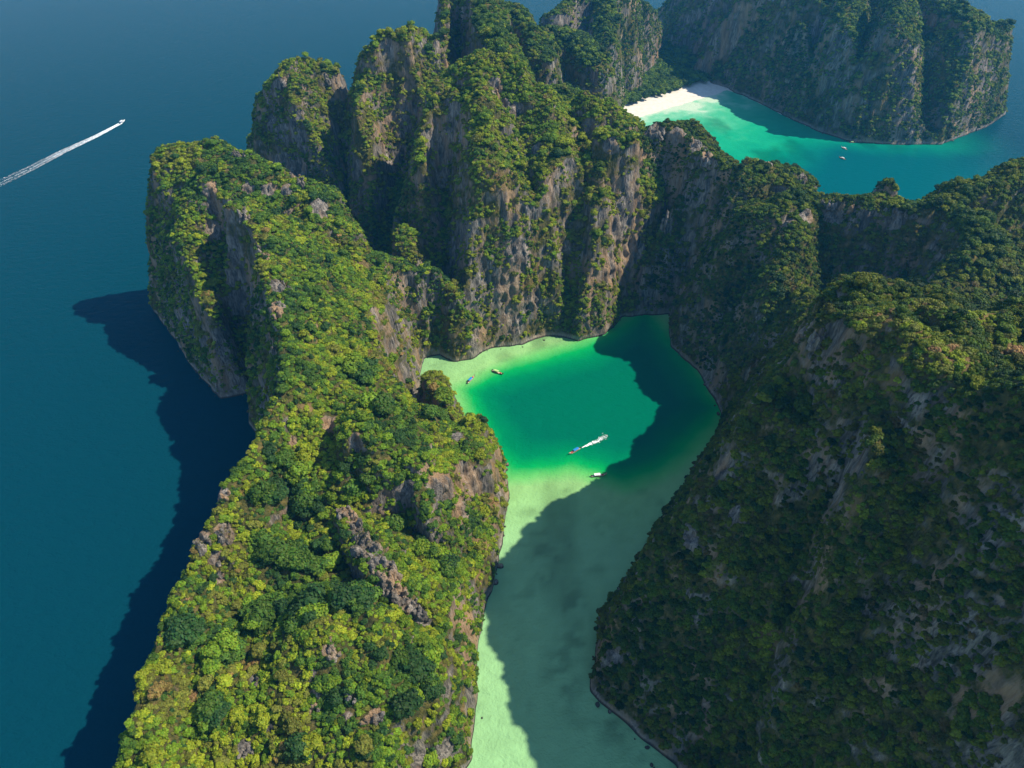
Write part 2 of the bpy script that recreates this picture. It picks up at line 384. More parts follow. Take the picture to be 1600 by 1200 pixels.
def build_hill(name):
    allp = [p for r in HILLS[name] for p in r[0]]
    x0, x1 = min(p[0] for p in allp) - 90, max(p[0] for p in allp) + 90
    y0, y1 = min(p[1] for p in allp) - 90, max(p[1] for p in allp) + 90
    if name == 'hillside': x1 = min(x1, 420); y0 = -60
    v = VOX[name]
    xs, ys = np.arange(x0, x1, v * .75), np.arange(y0, y1, v * .75)
    X, Y = np.meshgrid(xs.astype(np.float32), ys.astype(np.float32))
    Z = hill_height(X, Y, name)
    Z[0, :] = Z[-1, :] = -8; Z[:, 0] = Z[:, -1] = -8
    ny, nx = X.shape
    co = np.concatenate([np.stack([X, Y, Z], -1).reshape(-1, 3), np.stack([X, Y, 0 * Z - 11], -1).reshape(-1, 3)])
    idx = np.arange(nx * ny).reshape(ny, nx)
    top = np.stack([idx[:-1, :-1], idx[:-1, 1:], idx[1:, 1:], idx[1:, :-1]], -1).reshape(-1, 4)
    bot = top[:, ::-1] + nx * ny
    n = nx * ny
    def wall(e):
        return np.stack([e[1:], e[:-1], e[:-1] + n, e[1:] + n], -1)
    q = np.concatenate([top, bot, wall(idx[0, ::1]), wall(idx[-1, ::-1]), wall(idx[::-1, 0]), wall(idx[:, -1])])
    raw = bpy.data.meshes.new('raw')
    fill(raw, co, q)
    tmp = bpy.data.objects.new('raw', raw)
    scene.collection.objects.link(tmp)
    md = tmp.modifiers.new('remesh', 'REMESH')
    md.mode = 'VOXEL'; md.voxel_size = v; md.adaptivity = 0
    ev = tmp.evaluated_get(bpy.context.evaluated_depsgraph_get())
    me0 = ev.to_mesh()
    nv, npoly = len(me0.vertices), len(me0.polygons)
    co = np.empty(nv * 3, np.float32); me0.vertices.foreach_get('co', co); co = co.reshape(-1, 3)
    no = np.empty(nv * 3, np.float32); me0.vertex_normals.foreach_get('vector', no); no = no.reshape(-1, 3)
    lv = np.empty(len(me0.loops), np.int32); me0.loops.foreach_get('vertex_index', lv)
    lt = np.empty(npoly, np.int32); me0.polygons.foreach_get('loop_total', lt)
    ev.to_mesh_clear()
    bpy.data.objects.remove(tmp); bpy.data.meshes.remove(raw)
    q = lv.reshape(-1, 4)
    keep = co[q][:, :, 2].max(1) > -2.5
    q = q[keep]
    used = np.zeros(nv, bool); used[q.ravel()] = True
    remap = np.cumsum(used) - 1
    q = remap[q]; co = co[used]; no = no[used]
    # karst relief: flutes that run down the cliffs, ledges across them, pits everywhere
    x, y, z = co.T
    steep = sstep(.85, .35, no[:, 2])
    big = 1.0 if name not in ('back_peaks', 'far_headland') else 1.6
    fl = fbm(x, y, z * .22, 17 * big, 3, 101)
    fl2 = 1 - 2 * np.abs(fbm(x, y, z * .15, 7.5 * big, 3, 131))
    led = fbm(x * .25, y * .25, z, 9, 2, 151)
    pit = fbm(x, y, z, 9, 3, 171)
    disp = steep * (3.0 * big * fl + 2.2 * big * (fl2 - .3) + .9 * led) + (.9 + .9 * steep) * pit
    bare = blob_field(co, BARE)
    disp += bare * (3.4 * (.35 - 2 * np.abs(fbm(x, y, z * .35, 7, 3, 191))) + 2.2 * (.5 - 2 * np.abs(fbm(x, y, z * .25, 3.4, 2, 197))))
    disp *= sstep(-1, 6, z)
    co = co + no * disp[:, None]
    me = bpy.data.meshes.new(name)
    fill(me, co, q)
    me.polygons.foreach_set('use_smooth', np.ones(len(q), bool))
    for an, val in (('bare', bare), ('dry', blob_field(co, DRY_SUNLIT))):
        at = me.attributes.new(an, 'FLOAT', 'POINT')
        at.data.foreach_set('value', np.ascontiguousarray(val, np.float32))
    return me, co, q
#@@ENDTERRAIN@@

# ------------------------------------------------------------------ materials of the land
def nd(nt, kind, **kw):
    n = nt.nodes.new(kind)
    for k, v in kw.items():
        setattr(n, k, v)
    return n

def noise_tex(nt, vec, scale, detail=5, rough=.55, dist=0.0):
    n = nd(nt, 'ShaderNodeTexNoise')
    n.inputs['Scale'].default_value = scale
    n.inputs['Detail'].default_value = detail
    n.inputs['Roughness'].default_value = rough
    n.inputs['Distortion'].default_value = dist
    nt.links.new(vec, n.inputs['Vector'])
    return n.outputs['Fac']

def mapping(nt, vec, scale):
    m = nd(nt, 'ShaderNodeMapping')
    m.inputs['Scale'].default_value = scale
    nt.links.new(vec, m.inputs['Vector'])
    return m.outputs[0]

def ramp(nt, fac, stops):
    r = nd(nt, 'ShaderNodeValToRGB')
    e = r.color_ramp.elements
    while len(e) < len(stops): e.new(.5)
    for el, (p, c) in zip(e, stops):
        el.position = p
        el.color = (*c, 1) if len(c) == 3 else c
    nt.links.new(fac, r.inputs[0])
    return r.outputs[0]

def mix(nt, fac, a, b, mode='MIX'):
    m = nd(nt, 'ShaderNodeMix', data_type='RGBA', blend_type=mode)
    for sock, v in ((m.inputs[0], fac), (m.inputs[6], a), (m.inputs[7], b)):
        if isinstance(v, (int, float)): sock.default_value = v
        elif isinstance(v, tuple): sock.default_value = (*v, 1)
        else: nt.links.new(v, sock)
    return m.outputs[2]

def math_node(nt, op, a, b=0.0, clamp=False):
    m = nd(nt, 'ShaderNodeMath', operation=op, use_clamp=clamp)
    for sock, v in ((m.inputs[0], a), (m.inputs[1], b)):
        if isinstance(v, (int, float)): sock.default_value = v
        else: nt.links.new(v, sock)
    return m.outputs[0]

def rock_material(name, bare=0.0, scale=1.0):
    m, nt, b = new_mat(name)
    geo = nd(nt, 'ShaderNodeNewGeometry')
    pos = geo.outputs['Position']
    tall = mapping(nt, pos, (1, 1, .16))
    streak = noise_tex(nt, tall, .22 / scale, 6, .62, .4)
    fine = noise_tex(nt, tall, .9 / scale, 6, .65)
    patch = noise_tex(nt, pos, .028 / scale, 5, .6)
    rock = ramp(nt, streak, [(.30, (.050, .045, .040)), (.45, (.185, .165, .14)), (.58, (.33, .29, .245)), (.72, (.46, .39, .32))])
    rock = mix(nt, math_node(nt, 'MULTIPLY', ramp(nt, fine, [(.38, (1, 1, 1)), (.56, (0, 0, 0))]), .85), rock, (.045, .042, .042))  # shade of the small crevices put into the rock colour
    ochre = ramp(nt, noise_tex(nt, tall, .07 / scale, 4, .6), [(.49, (0, 0, 0)), (.64, (1, 1, 1))])
    rock = mix(nt, math_node(nt, 'MULTIPLY', ochre, .75), rock, (.40, .25, .13))
    # pale band that the sea has worn along the foot
    sep = nd(nt, 'ShaderNodeSeparateXYZ'); nt.links.new(pos, sep.inputs[0])
    z = sep.outputs[2]
    band = ramp(nt, math_node(nt, 'MULTIPLY', math_node(nt, 'ADD', z, math_node(nt, 'MULTIPLY', math_node(nt, 'SUBTRACT', fine, .5), 3.0)), .1), [(.0, (0, 0, 0)), (.06, (0, 0, 0)), (.14, (1, 1, 1)), (.5, (.6, .6, .6)), (.9, (0, 0, 0))])
    rock = mix(nt, math_node(nt, 'MULTIPLY', band, math_node(nt, 'MULTIPLY', patch, .7)), rock, (.42, .36, .30))
    rd = nd(nt, 'ShaderNodeAttribute', attribute_name='dry')
    rock = mix(nt, math_node(nt, 'MULTIPLY', rd.outputs['Fac'], .5), rock, (.40, .27, .15))
    wet_undercut = ramp(nt, math_node(nt, 'MULTIPLY', z, .1), [(.06, (.95, .95, .95)), (.17, (0, 0, 0))])  # wet foot of the rock, with the undercut's shade painted in
    rock = mix(nt, wet_undercut, rock, (.055, .05, .04))
    # soil, moss and dry grass where it is not too steep
    nz = nd(nt, 'ShaderNodeSeparateXYZ'); nt.links.new(geo.outputs['Normal'], nz.inputs[0])
    grass = ramp(nt, noise_tex(nt, pos, .25 / scale, 6, .7), [(.3, (.028, .034, .012)), (.5, (.085, .085, .025)), (.66, (.19, .14, .045)), (.8, (.30, .21, .09))])
    g = math_node(nt, 'ADD', math_node(nt, 'MULTIPLY', nz.outputs[2], 1.0), math_node(nt, 'MULTIPLY', math_node(nt, 'SUBTRACT', patch, .5), 2.2))
    g = math_node(nt, 'ADD', g, math_node(nt, 'MULTIPLY', math_node(nt, 'SUBTRACT', fine, .5), 1.0))
    ab = nd(nt, 'ShaderNodeAttribute', attribute_name='bare')
    g = math_node(nt, 'SUBTRACT', g, math_node(nt, 'MULTIPLY', ab.outputs['Fac'], 1.3))
    g = ramp(nt, math_node(nt, 'SUBTRACT', g, bare), [(.16, (0, 0, 0)), (.42, (1, 1, 1))])
    g = math_node(nt, 'MULTIPLY', g, ramp(nt, math_node(nt, 'MULTIPLY', z, .1), [(.2, (0, 0, 0)), (.5, (1, 1, 1))]))
    ad = nd(nt, 'ShaderNodeAttribute', attribute_name='dry')
    grass = mix(nt, math_node(nt, 'MULTIPLY', ad.outputs['Fac'], .8), grass, (.27, .175, .075))
    col = mix(nt, g, rock, grass)
    nt.links.new(col, b.inputs['Base Color'])
    b.inputs['Roughness'].default_value = .92
    b.inputs['Specular IOR Level'].default_value = .1
    bump = nd(nt, 'ShaderNodeBump')
    bump.inputs['Strength'].default_value = 1.0
    bump.inputs['Distance'].default_value = 2.2 * scale
    h = math_node(nt, 'ADD', math_node(nt, 'MULTIPLY', streak, 1.4), math_node(nt, 'MULTIPLY', fine, .8))
    nt.links.new(h, bump.inputs['Height'])
    nt.links.new(bump.outputs[0], b.inputs['Normal'])
    return m

def leaf_material():
    m, nt, b = new_mat('foliage')
    at = nd(nt, 'ShaderNodeAttribute', attribute_type='INSTANCER', attribute_name='tint')
    geo = nd(nt, 'ShaderNodeNewGeometry')
    n = noise_tex(nt, geo.outputs['Position'], 1.1, 3, .6)
    hsv = nd(nt, 'ShaderNodeHueSaturation')
    nt.links.new(at.outputs['Color'], hsv.inputs['Color'])
    nt.links.new(ramp(nt, n, [(.25, (.55, .55, .55)), (.75, (1.45, 1.45, 1.45))]), hsv.inputs['Value'])
    rnd = geo.outputs['Random Per Island']
    hv = math_node(nt, 'ADD', .475, math_node(nt, 'MULTIPLY', rnd, .05))
    nt.links.new(hv, hsv.inputs['Hue'])
    nt.links.new(hsv.outputs[0], b.inputs['Base Color'])
    b.inputs['Roughness'].default_value = .62
    b.inputs['Specular IOR Level'].default_value = .18
    tr = nd(nt, 'ShaderNodeBsdfTranslucent')
    nt.links.new(hsv.outputs[0], tr.inputs['Color'])
    ms = nd(nt, 'ShaderNodeMixShader')
    ms.inputs[0].default_value = .22
    nt.links.new(b.outputs[0], ms.inputs[1]); nt.links.new(tr.outputs[0], ms.inputs[2])
    nt.links.new(ms.outputs[0], nt.nodes['Material Output'].inputs[0])
    return m

M_ROCK = rock_material('limestone')
M_ROCK_FAR = rock_material('distant_limestone', 0.0, 1.7)
M_LEAF = leaf_material()
M_BARK = simple_mat('bark', (.10, .075, .05), .9, .1)

hill_data = {}
HILL_LABELS = {
    'headland': 'long green limestone headland between the open sea and the lagoon',
    'massif': 'tall green limestone massif rising over the inner end of the lagoon',
    'rock_wall': 'grey limestone wall between the lagoon and the sandy bay behind',
    'hillside': 'steep shaded hillside on the right of the lagoon channel',
    'back_peaks': 'hazy limestone peaks beside the white sand beach',
    'far_headland': 'dark hazy headland closing the far side of the sandy bay',
}
for name in HILLS:
    me, co, q = build_hill(name)
    o = link({'rock_wall': 'limestone_ridge'}.get(name, name), me, None, M_ROCK if name not in ('back_peaks', 'far_headland') else M_ROCK_FAR)
    tag(o, HILL_LABELS[name], 'hill', None, 'structure')
    hill_data[name] = (co, q)
    print(name, len(q), round(time.time() - T0, 1))

# ------------------------------------------------------------------ the beach and the wooded flat behind it
BX, BY = np.meshgrid(np.arange(120, 440, 4.0), np.arange(1000, 1600, 4.0))
bsd = poly_sdf(BX, BY, LAND)
BZ = np.clip(.05 * bsd, -1.5, 4.0) + .15 * fbm(BX, BY, 0 * BX, 12, 3, 5)
m_sand, nt, b = new_mat('white_sand')
geo = nd(nt, 'ShaderNodeNewGeometry')
sand = ramp(nt, noise_tex(nt, geo.outputs['Position'], .15, 5, .6), [(.3, (.60, .54, .45)), (.7, (.74, .69, .60))])
nt.links.new(sand, b.inputs['Base Color'])
b.inputs['Roughness'].default_value = .95
beach = link('beach', grid_mesh('beach', BX, BY, BZ), None, m_sand)
tag(beach, 'curved white sand beach at the head of the far bay', 'beach', None, 'structure')

# ------------------------------------------------------------------ foliage
rng = np.random.default_rng(7)

def crown_mesh(name, seed, lobes, leaves, leaf, flat=.75, core=.8, up=.35):
    """a crown of about unit radius: leaf clumps spread over and through several lobes round an uneven core"""
    r = np.random.default_rng(seed)
    V, F = [], []
    c = [np.array([0, 0, .35])]
    rad = [.62]
    for k in range(lobes):
        a = 2 * math.pi * (k + r.uniform(-.3, .3)) / lobes
        d = r.uniform(.38, .68)
        c.append(np.array([d * math.cos(a), d * math.sin(a), r.uniform(.05, .62)]))
        rad.append(r.uniform(.28, .48))
    n = 0
    w = np.array(rad) ** 2
    for k in range(leaves):
        i = r.choice(len(c), p=w / w.sum())
        d = r.normal(size=3); d /= np.linalg.norm(d)
        if d[2] < -.35: d[2] *= -.6
        p = c[i] + d * rad[i] * r.uniform(.82, 1.08)
        p[2] *= flat
        nn = d + r.normal(size=3) * .45 + np.array([0, 0, up])
        nn /= np.linalg.norm(nn)
        t = np.cross(nn, r.normal(size=3)); t /= np.linalg.norm(t)
        bt = np.cross(nn, t)
        s = leaf * r.uniform(.6, 1.35)
        a, e = s * r.uniform(.8, 1.2), s * r.uniform(.55, .95)
        V += [p - t * a, p + bt * e, p + t * a, p - bt * e]
        F.append((n, n + 3, n + 2, n + 1)); n += 4
    me = bpy.data.meshes.new(name)
    bm = bmesh.new()
    vs = [bm.verts.new(v) for v in V]
    for f in F: bm.faces.new([vs[i] for i in f])
    for ci, ri in zip(c, rad):
        g = bmesh.ops.create_icosphere(bm, subdivisions=2 if ri > .5 else 1, radius=1.0)
        for v in g['verts']:
            k = core * ri * (1 + .16 * math.sin(7 * v.co.x + seed) * math.cos(6 * v.co.y + 3 * v.co.z))
            v.co = Vector(ci) + v.co * k
            v.co.z *= flat
    bm.to_mesh(me); bm.free()
    me.materials.append(M_LEAF)
    return me

TREE_CROWNS = [crown_mesh('crown', 10 + k, 5 + k % 4, 620, .115, .72 + .1 * (k % 3), .8) for k in range(7)]
SHRUBS = [crown_mesh('bush', 40 + k, 4 + k % 3, 260, .17, .8, .78) for k in range(6)]
TUFTS = [crown_mesh('tuft', 70 + k, 6, 200, .16, .42, .66, .8) for k in range(3)]

def proto_collection(name, meshes):
    c = bpy.data.collections.new(name)
    for k, me in enumerate(meshes):
        c.objects.link(bpy.data.objects.new('%s_%02d' % (me.name.split('.')[0], k), me))
    return c

def scatter_object(name, co, rot, scl, pick, tint, coll, label, cat):
    me = bpy.data.meshes.new(name)
    n = len(co)
    me.vertices.add(n); me.vertices.foreach_set('co', np.ascontiguousarray(co, np.float32).ravel())
    for an, ty, key, val in (('rot', 'FLOAT_VECTOR', 'vector', rot), ('scl', 'FLOAT_VECTOR', 'vector', scl),
                             ('pick', 'INT', 'value', pick), ('tint', 'FLOAT_COLOR', 'color', tint)):
        at = me.attributes.new(an, ty, 'POINT')
        at.data.foreach_set(key, np.ascontiguousarray(val, np.int32 if ty == 'INT' else np.float32).ravel())
    me.update()
    ng = bpy.data.node_groups.new(name, 'GeometryNodeTree')
    ng.interface.new_socket('Geometry', in_out='INPUT', socket_type='NodeSocketGeometry')
    ng.interface.new_socket('Geometry', in_out='OUTPUT', socket_type='NodeSocketGeometry')
    N, L = ng.nodes, ng.links
    gi, go = N.new('NodeGroupInput'), N.new('NodeGroupOutput')
    ip = N.new('GeometryNodeInstanceOnPoints')
    ci = N.new('GeometryNodeCollectionInfo')
    ci.inputs['Collection'].default_value = coll
    ci.inputs['Separate Children'].default_value = True
    ci.inputs['Reset Children'].default_value = True
    ip.inputs['Pick Instance'].default_value = True
    L.new(gi.outputs[0], ip.inputs['Points'])
    L.new(ci.outputs[0], ip.inputs['Instance'])
    for an, ty, sock in (('rot', 'FLOAT_VECTOR', 'Rotation'), ('scl', 'FLOAT_VECTOR', 'Scale'), ('pick', 'INT', 'Instance Index')):
        na = N.new('GeometryNodeInputNamedAttribute'); na.data_type = ty
        na.inputs['Name'].default_value = an
        L.new(na.outputs[0], ip.inputs[sock])
    L.new(ip.outputs[0], go.inputs[0])
    o = link(name, me, None, M_LEAF)
    o.modifiers.new('scatter', 'NODES').node_group = ng
    tag(o, label, cat, None, 'stuff')
    return o

PAL = np.array([(.215, .255, .014), (.125, .200, .012), (.062, .122, .014), (.028, .068, .015), (.145, .155, .022), (.210, .150, .040), (.300, .185, .070)], np.float32)

TREES, BUSHES = [], []
for name, (co, q) in hill_data.items():
    far = name in ('back_peaks', 'far_headland')
    pc = co[q]
    cen = pc.mean(1)
    nrm = np.cross(pc[:, 2] - pc[:, 0], pc[:, 3] - pc[:, 1])
    ar = np.linalg.norm(nrm, axis=1) / 2
    nrm /= (2 * ar[:, None] + 1e-9)
    nz = nrm[:, 2]
    x, y, z = cen.T
    big = 1.35 if far else 1.0
    low = 1.0 if name == 'headland' else .66
    dry_sunlit = blob_field(cen, DRY_SUNLIT)
    patch = fbm(x, y, z * .5, 34 * big, 4, 301)
    small = fbm(x, y, z * .6, 9 * big, 3, 331)
    tall = fbm(x, y, z * .2, 13 * big, 3, 351)
    bare = blob_field(cen, BARE)
    wood = blob_field(cen, FOREST) if name == 'headland' else sstep(.55, .9, nz) * sstep(-.05, .35, patch)
    slope = sstep(.58, .10, nz)                              # 1 on a cliff
    rock = {'massif': -.02, 'hillside': -.20, 'far_headland': -.03, 'rock_wall': -.04}.get(name, 0) * (.4 + .6 * slope) + .62 * slope + .75 * patch * (.3 + slope) + .5 * small * slope + .8 * tall * slope + 1.0 * bare
    cover = (1 - sstep(.28, .62, rock)) * sstep(2.5, 9, z)
    # tall trees
    dens_t = cover * (.10 + .9 * wood) * sstep(.35, .7, nz) * sstep(6, 14, z) * (1 - .8 * dry_sunlit) / (20.0 * big * big * low)
    dens_s = cover * (1 - .6 * wood) * (.55 + .45 * sstep(.2, .7, nz)) / (3.7 * big * big)
    for kind, dens in (('t', dens_t), ('s', dens_s)):
        nexp = dens * ar
        cnt = np.floor(nexp + rng.random(len(nexp))).astype(int)
        f = np.repeat(np.arange(len(q)), cnt)
        w = rng.random((len(f), 4)); w /= w.sum(1)[:, None]
        p = (pc[f] * w[:, :, None]).sum(1)
        n = nrm[f]
        m = len(f)
        if kind == 't':
            d = (3.0 + 3.4 * rng.random(m) ** 1.5) * (.72 + .5 * wood[f]) * big * low
        else:
            d = (.90 + 1.65 * rng.random(m) ** 2.2) * (1.0 - .22 * slope[f]) * big
        # colour: yellow-green on crests and dry ground, dark in the hollows, brown on cliffs
        dry = .5 + .9 * patch[f] + .5 * small[f] + .25 * rng.normal(size=m) * .8 + .25 * slope[f] - .55 * wood[f] + .7 * dry_sunlit[f] + {'hillside': .22, 'rock_wall': .14, 'massif': .26, 'headland': .06}.get(name, 0)
        r = np.clip(.5 + 1.1 * fbm(p[:, 0], p[:, 1], p[:, 2], 15, 3, 371), 0, 1) * .6 + .4 * rng.random(m)
        c = np.where((dry < .25)[:, None], PAL[np.where(r < .5, 3, np.where(r < .85, 2, 1))],
            np.where((dry < .62)[:, None], PAL[np.where(r < .42, 2, np.where(r < .72, 1, np.where(r < .86, 3, 4)))],
            np.where((dry < 1.0)[:, None], PAL[np.where(r < .42, 1, np.where(r < .72, 0, np.where(r < .92, 4, 2)))],
                     PAL[np.where(r < .50, 0, np.where(r < .78, 4, np.where(r < .95 - .35 * dry_sunlit[f], 5, 6)))])))
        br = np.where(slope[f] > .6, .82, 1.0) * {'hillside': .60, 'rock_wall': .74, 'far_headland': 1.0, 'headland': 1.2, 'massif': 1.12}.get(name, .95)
        br = np.where(name == 'hillside', .60 + .55 * dry_sunlit[f], br)  # shade of the face darkens the tint, sunlit crest painted brighter
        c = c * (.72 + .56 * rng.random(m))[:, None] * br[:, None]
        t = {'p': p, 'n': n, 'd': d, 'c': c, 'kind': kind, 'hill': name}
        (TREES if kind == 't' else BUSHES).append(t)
    print('veg', name, [len(t['p']) for t in (TREES[-1], BUSHES[-1])], round(time.time() - T0, 1))

# wooded flat behind the beach
gx = np.stack([rng.uniform(150, 430, 9500), rng.uniform(1020, 1590, 9500)], 1)
sd = poly_sdf(gx[:, 0], gx[:, 1], LAND)
gx = gx[sd > 50 + 6 * rng.normal(size=len(sd))]
m = len(gx)
r = rng.random(m)
TREES.append({'p': np.column_stack([gx, np.full(m, 4.0)]), 'n': np.tile((0, 0, 1.0), (m, 1)), 'd': 3.5 + 4.5 * rng.random(m),
              'c': PAL[np.where(r < .45, 2, np.where(r < .8, 1, 3))] * (.8 + .5 * rng.random(m))[:, None], 'hill': 'flat'})

# ------------------------------------------------------------------ single trees: the crowns that show largest in the photograph
def in_view(p):
    """True where nothing of the hills stands between the points and the camera"""
    d = np.array([0, 0, CAM_H]) - p
    L = np.linalg.norm(d, axis=1)[:, None]
    t = np.linspace(5, 170, 34)[None, :]
    x, y, z = (p[:, k:k + 1] + d[:, k:k + 1] / L * t for k in range(3))
    free = np.ones(len(p), bool)
    for name in ('headland', 'hillside'):
        free &= ~(hill_height(x.astype(np.float32), y.astype(np.float32), name) > z).any(1)
    return free

def trunk_mesh(name, seed):
    """tapered trunk of unit height with three limbs reaching into the crown"""
    r = np.random.default_rng(seed)
    bm = bmesh.new()
    def tube(path, radii, n=6):
        rings = []
        for (px, py, pz), rr in zip(path, radii):
            rings.append([bm.verts.new((px + rr * math.cos(2 * math.pi * k / n), py + rr * math.sin(2 * math.pi * k / n), pz)) for k in range(n)])
        for a_, b_ in zip(rings[:-1], rings[1:]):
            for k in range(n): bm.faces.new((a_[k], a_[(k + 1) % n], b_[(k + 1) % n], b_[k]))
        bm.faces.new(rings[0][::-1]); bm.faces.new(rings[-1])
    tube([(0, 0, -.35), (.01, 0, .1), (.03, .02, .55), (.02, .03, .9)], [.075, .055, .042, .02])
    for k in range(3):
        a_ = 2.1 * k + r.uniform(0, 1)
        tube([(.02, .01, .45), (.18 * math.cos(a_), .18 * math.sin(a_), .66), (.38 * math.cos(a_), .38 * math.sin(a_), .86)], [.03, .022, .01], 5)
    me = bpy.data.meshes.new(name); bm.to_mesh(me); bm.free()
    me.materials.append(M_BARK)
    return me

TRUNKS = [trunk_mesh('trunk', 5 + k) for k in range(3)]
LANDMARKS = [((600, 895), 'the long grey rock spine'), ((690, 765), 'the pale lagoon rock face'), ((320, 855), 'the widest seaward crest rock'),
             ((495, 1075), 'the tall streak rock'), ((590, 1120), 'the grey knoll rock'), ((400, 1060), 'the small pale rock'),
             ((382, 1170), 'the pale rock at the lower edge'), ((515, 662), 'the cream scar'), ((455, 695), 'the small crest rock'),
             ((650, 1185), 'the cream shore cliff'), ((740, 900), 'the dry channel slope'), ((690, 640), 'the wooded knob by the lagoon'),
             ((560, 690), 'the shaded notch rock'), ((440, 860), 'the deep green hollow'), ((225, 1060), 'the dry seaward patch'),
             ((300, 980), 'the seaward crest bushes'), ((1300, 640), 'the sunlit hillside spur'), ((1440, 500), 'the sunlit hillside crest'),
             ((1400, 900), 'the shaded hillside middle'), ((1500, 1100), 'the shaded hillside foot'), ((1200, 1050), 'the shaded hillside shore')]
ORD = ['', 'second', 'third', 'fourth', 'fifth', 'sixth', 'seventh', 'eighth', 'ninth', 'tenth', 'eleventh', 'twelfth']
cand = []
for li, t in enumerate(TREES):
    if t['hill'] not in ('headland', 'hillside'): continue
    u, v, dep = project(t['p'])
    size = t['d'] / dep * FPX
    ok = np.where((u > 6) & (u < 1594) & (v > 6) & (v < 1194) & (size > 6))[0]
    cand += [(size[k] * (1.0 if t['hill'] == 'headland' else .8), li, k, u[k], v[k]) for k in ok]
cand.sort(key=lambda c_: -c_[0])
cand = cand[:900]
pp = np.array([TREES[c_[1]]['p'][c_[2]] + np.array([0, 0, .6 * TREES[c_[1]]['d'][c_[2]]]) for c_ in cand])
vis = in_view(pp)
cand = [c_ for c_, ok in zip(cand, vis) if ok][:290]
def tone(c):
    lum, yel = c.sum(), c[0] / max(c[1], 1e-4)
    if yel > 1.25: return 'rusty'
    if yel > .88: return 'golden green' if lum > .42 else 'olive'
    if yel > .62: return 'bright green' if lum > .33 else 'mid green'
    return 'fresh green' if lum > .24 else 'dark green' if lum > .13 else 'blackish green'
rows = []
for sz, li, k, u, v in cand:
    t = TREES[li]
    dl_ = [math.hypot(u - l_[0][0], v - l_[0][1]) for l_ in LANDMARKS]
    j = int(np.argmin(dl_))
    (lu, lv), lname = LANDMARKS[j]
    du, dv = u - lu, v - lv
    where = 'right of' if du > abs(dv) else 'left of' if -du > abs(dv) else 'above' if dv < 0 else 'below'
    rows.append([t, k, '%s %s' % (tone(t['c'][k]), 'broad tree' if t['d'][k] > 5.2 else 'tree' if t['d'][k] > 4.0 else 'slim tree'), where, lname, dl_[j]])
classes = {}
for r_ in rows: classes.setdefault((r_[2], r_[3], r_[4]), []).append(r_)
taken = {}
first = None
for (kind_, where, lname), lst in classes.items():
    lst.sort(key=lambda r_: r_[5])
    for n_, r_ in enumerate(lst[:12]):
        t, k = r_[0], r_[1]
        lab = ('%s closest %s %s %s' % (ORD[n_], kind_, where, lname)).strip() if len(lst) > 1 else '%s just %s %s' % (kind_, where, lname)
        p, d, c = t['p'][k], t['d'][k], t['c'][k]
        root = bpy.data.objects.new('tree', None)
        scene.collection.objects.link(root)
        root.location = p
        root.rotation_euler = (0, 0, rng.uniform(0, 6.28))
        tag(root, lab, 'tree', 'single trees of the limestone hills')
        ht = d * rng.uniform(.7, 1.0)
        if first is None:
            trunk = bpy.data.objects.new('trunk', TRUNKS[0]); crown = bpy.data.objects.new('crown', TREE_CROWNS[0])
            first = (trunk, crown)
        else:
            trunk, crown = first[0].copy(), first[1].copy()
            trunk.data = TRUNKS[int(rng.integers(3))]; crown.data = TREE_CROWNS[int(rng.integers(len(TREE_CROWNS)))]
        for o_ in (trunk, crown):
            scene.collection.objects.link(o_); o_.parent = root
        trunk.scale = (d, d, ht)
        crown.location = (0, 0, ht * .45)
        crown.scale = (d * rng.uniform(.9, 1.1), d * rng.uniform(.9, 1.1), d * rng.uniform(.85, 1.25))
        crown['tint'] = [float(c[0]), float(c[1]), float(c[2]), 1.0]
        taken.setdefault(id(t), []).append(k)
for t in TREES:
    if id(t) in taken:
        keep = np.ones(len(t['p']), bool); keep[taken[id(t)]] = False
        for key in ('p', 'n', 'd', 'c'): t[key] = t[key][keep]
print('single trees', sum(len(v_) for v_ in taken.values()), len(classes), round(time.time() - T0, 1))

def merge(lst, key):
    return np.concatenate([t[key] for t in lst])

def orient(n, tilt, m):
    """Euler angles that lean an upright thing towards the ground's normal"""
    ax = n * tilt[:, None] + np.array([0, 0, 1.0]) * (1 - tilt[:, None])
    ax /= np.linalg.norm(ax, axis=1)[:, None]
    yaw = rng.uniform(0, 2 * math.pi, m)
    th = np.arccos(np.clip(ax[:, 2], -1, 1)); ph = np.arctan2(ax[:, 1], ax[:, 0])
    # rotate by th about the horizontal axis (-sin ph, cos ph): as XYZ euler after yaw
    out = np.zeros((m, 3))
    sy = np.stack([np.cos(ph) * np.sin(th), np.sin(ph) * np.sin(th), np.cos(th)], 1)
    out[:, 0] = -np.arcsin(np.clip(sy[:, 1], -1, 1)) 
    out[:, 1] = np.arctan2(sy[:, 0], sy[:, 2])
    # XYZ euler: Rz(0) Ry(b) Rx(a) turns z to (cos a sin b, -sin a, cos a cos b); the yaw goes into the choice of mesh and scale
    return out, yaw

def scatter(name, lst, coll, nvar, lift, tilt0, label, cat, sq):
    p, n, d, c = (merge(lst, k) for k in ('p', 'n', 'd', 'c'))
    m = len(p)
    rot, yaw = orient(n, np.full(m, tilt0), m)
    sx = d * rng.uniform(.85, 1.15, m) * np.where(rng.random(m) < .5, -1, 1)
    sy = d * rng.uniform(.85, 1.15, m) * np.where(rng.random(m) < .5, -1, 1)
    scl = np.stack([sx, sy, d * rng.uniform(*sq, m)], 1)
    co = p + n * (d * .12)[:, None] + np.array([0, 0, 1.0]) * (d * lift)[:, None]
    return scatter_object(name, co, rot, scl, rng.integers(0, nvar, m), np.column_stack([c, np.ones(m)]), coll, label, cat)

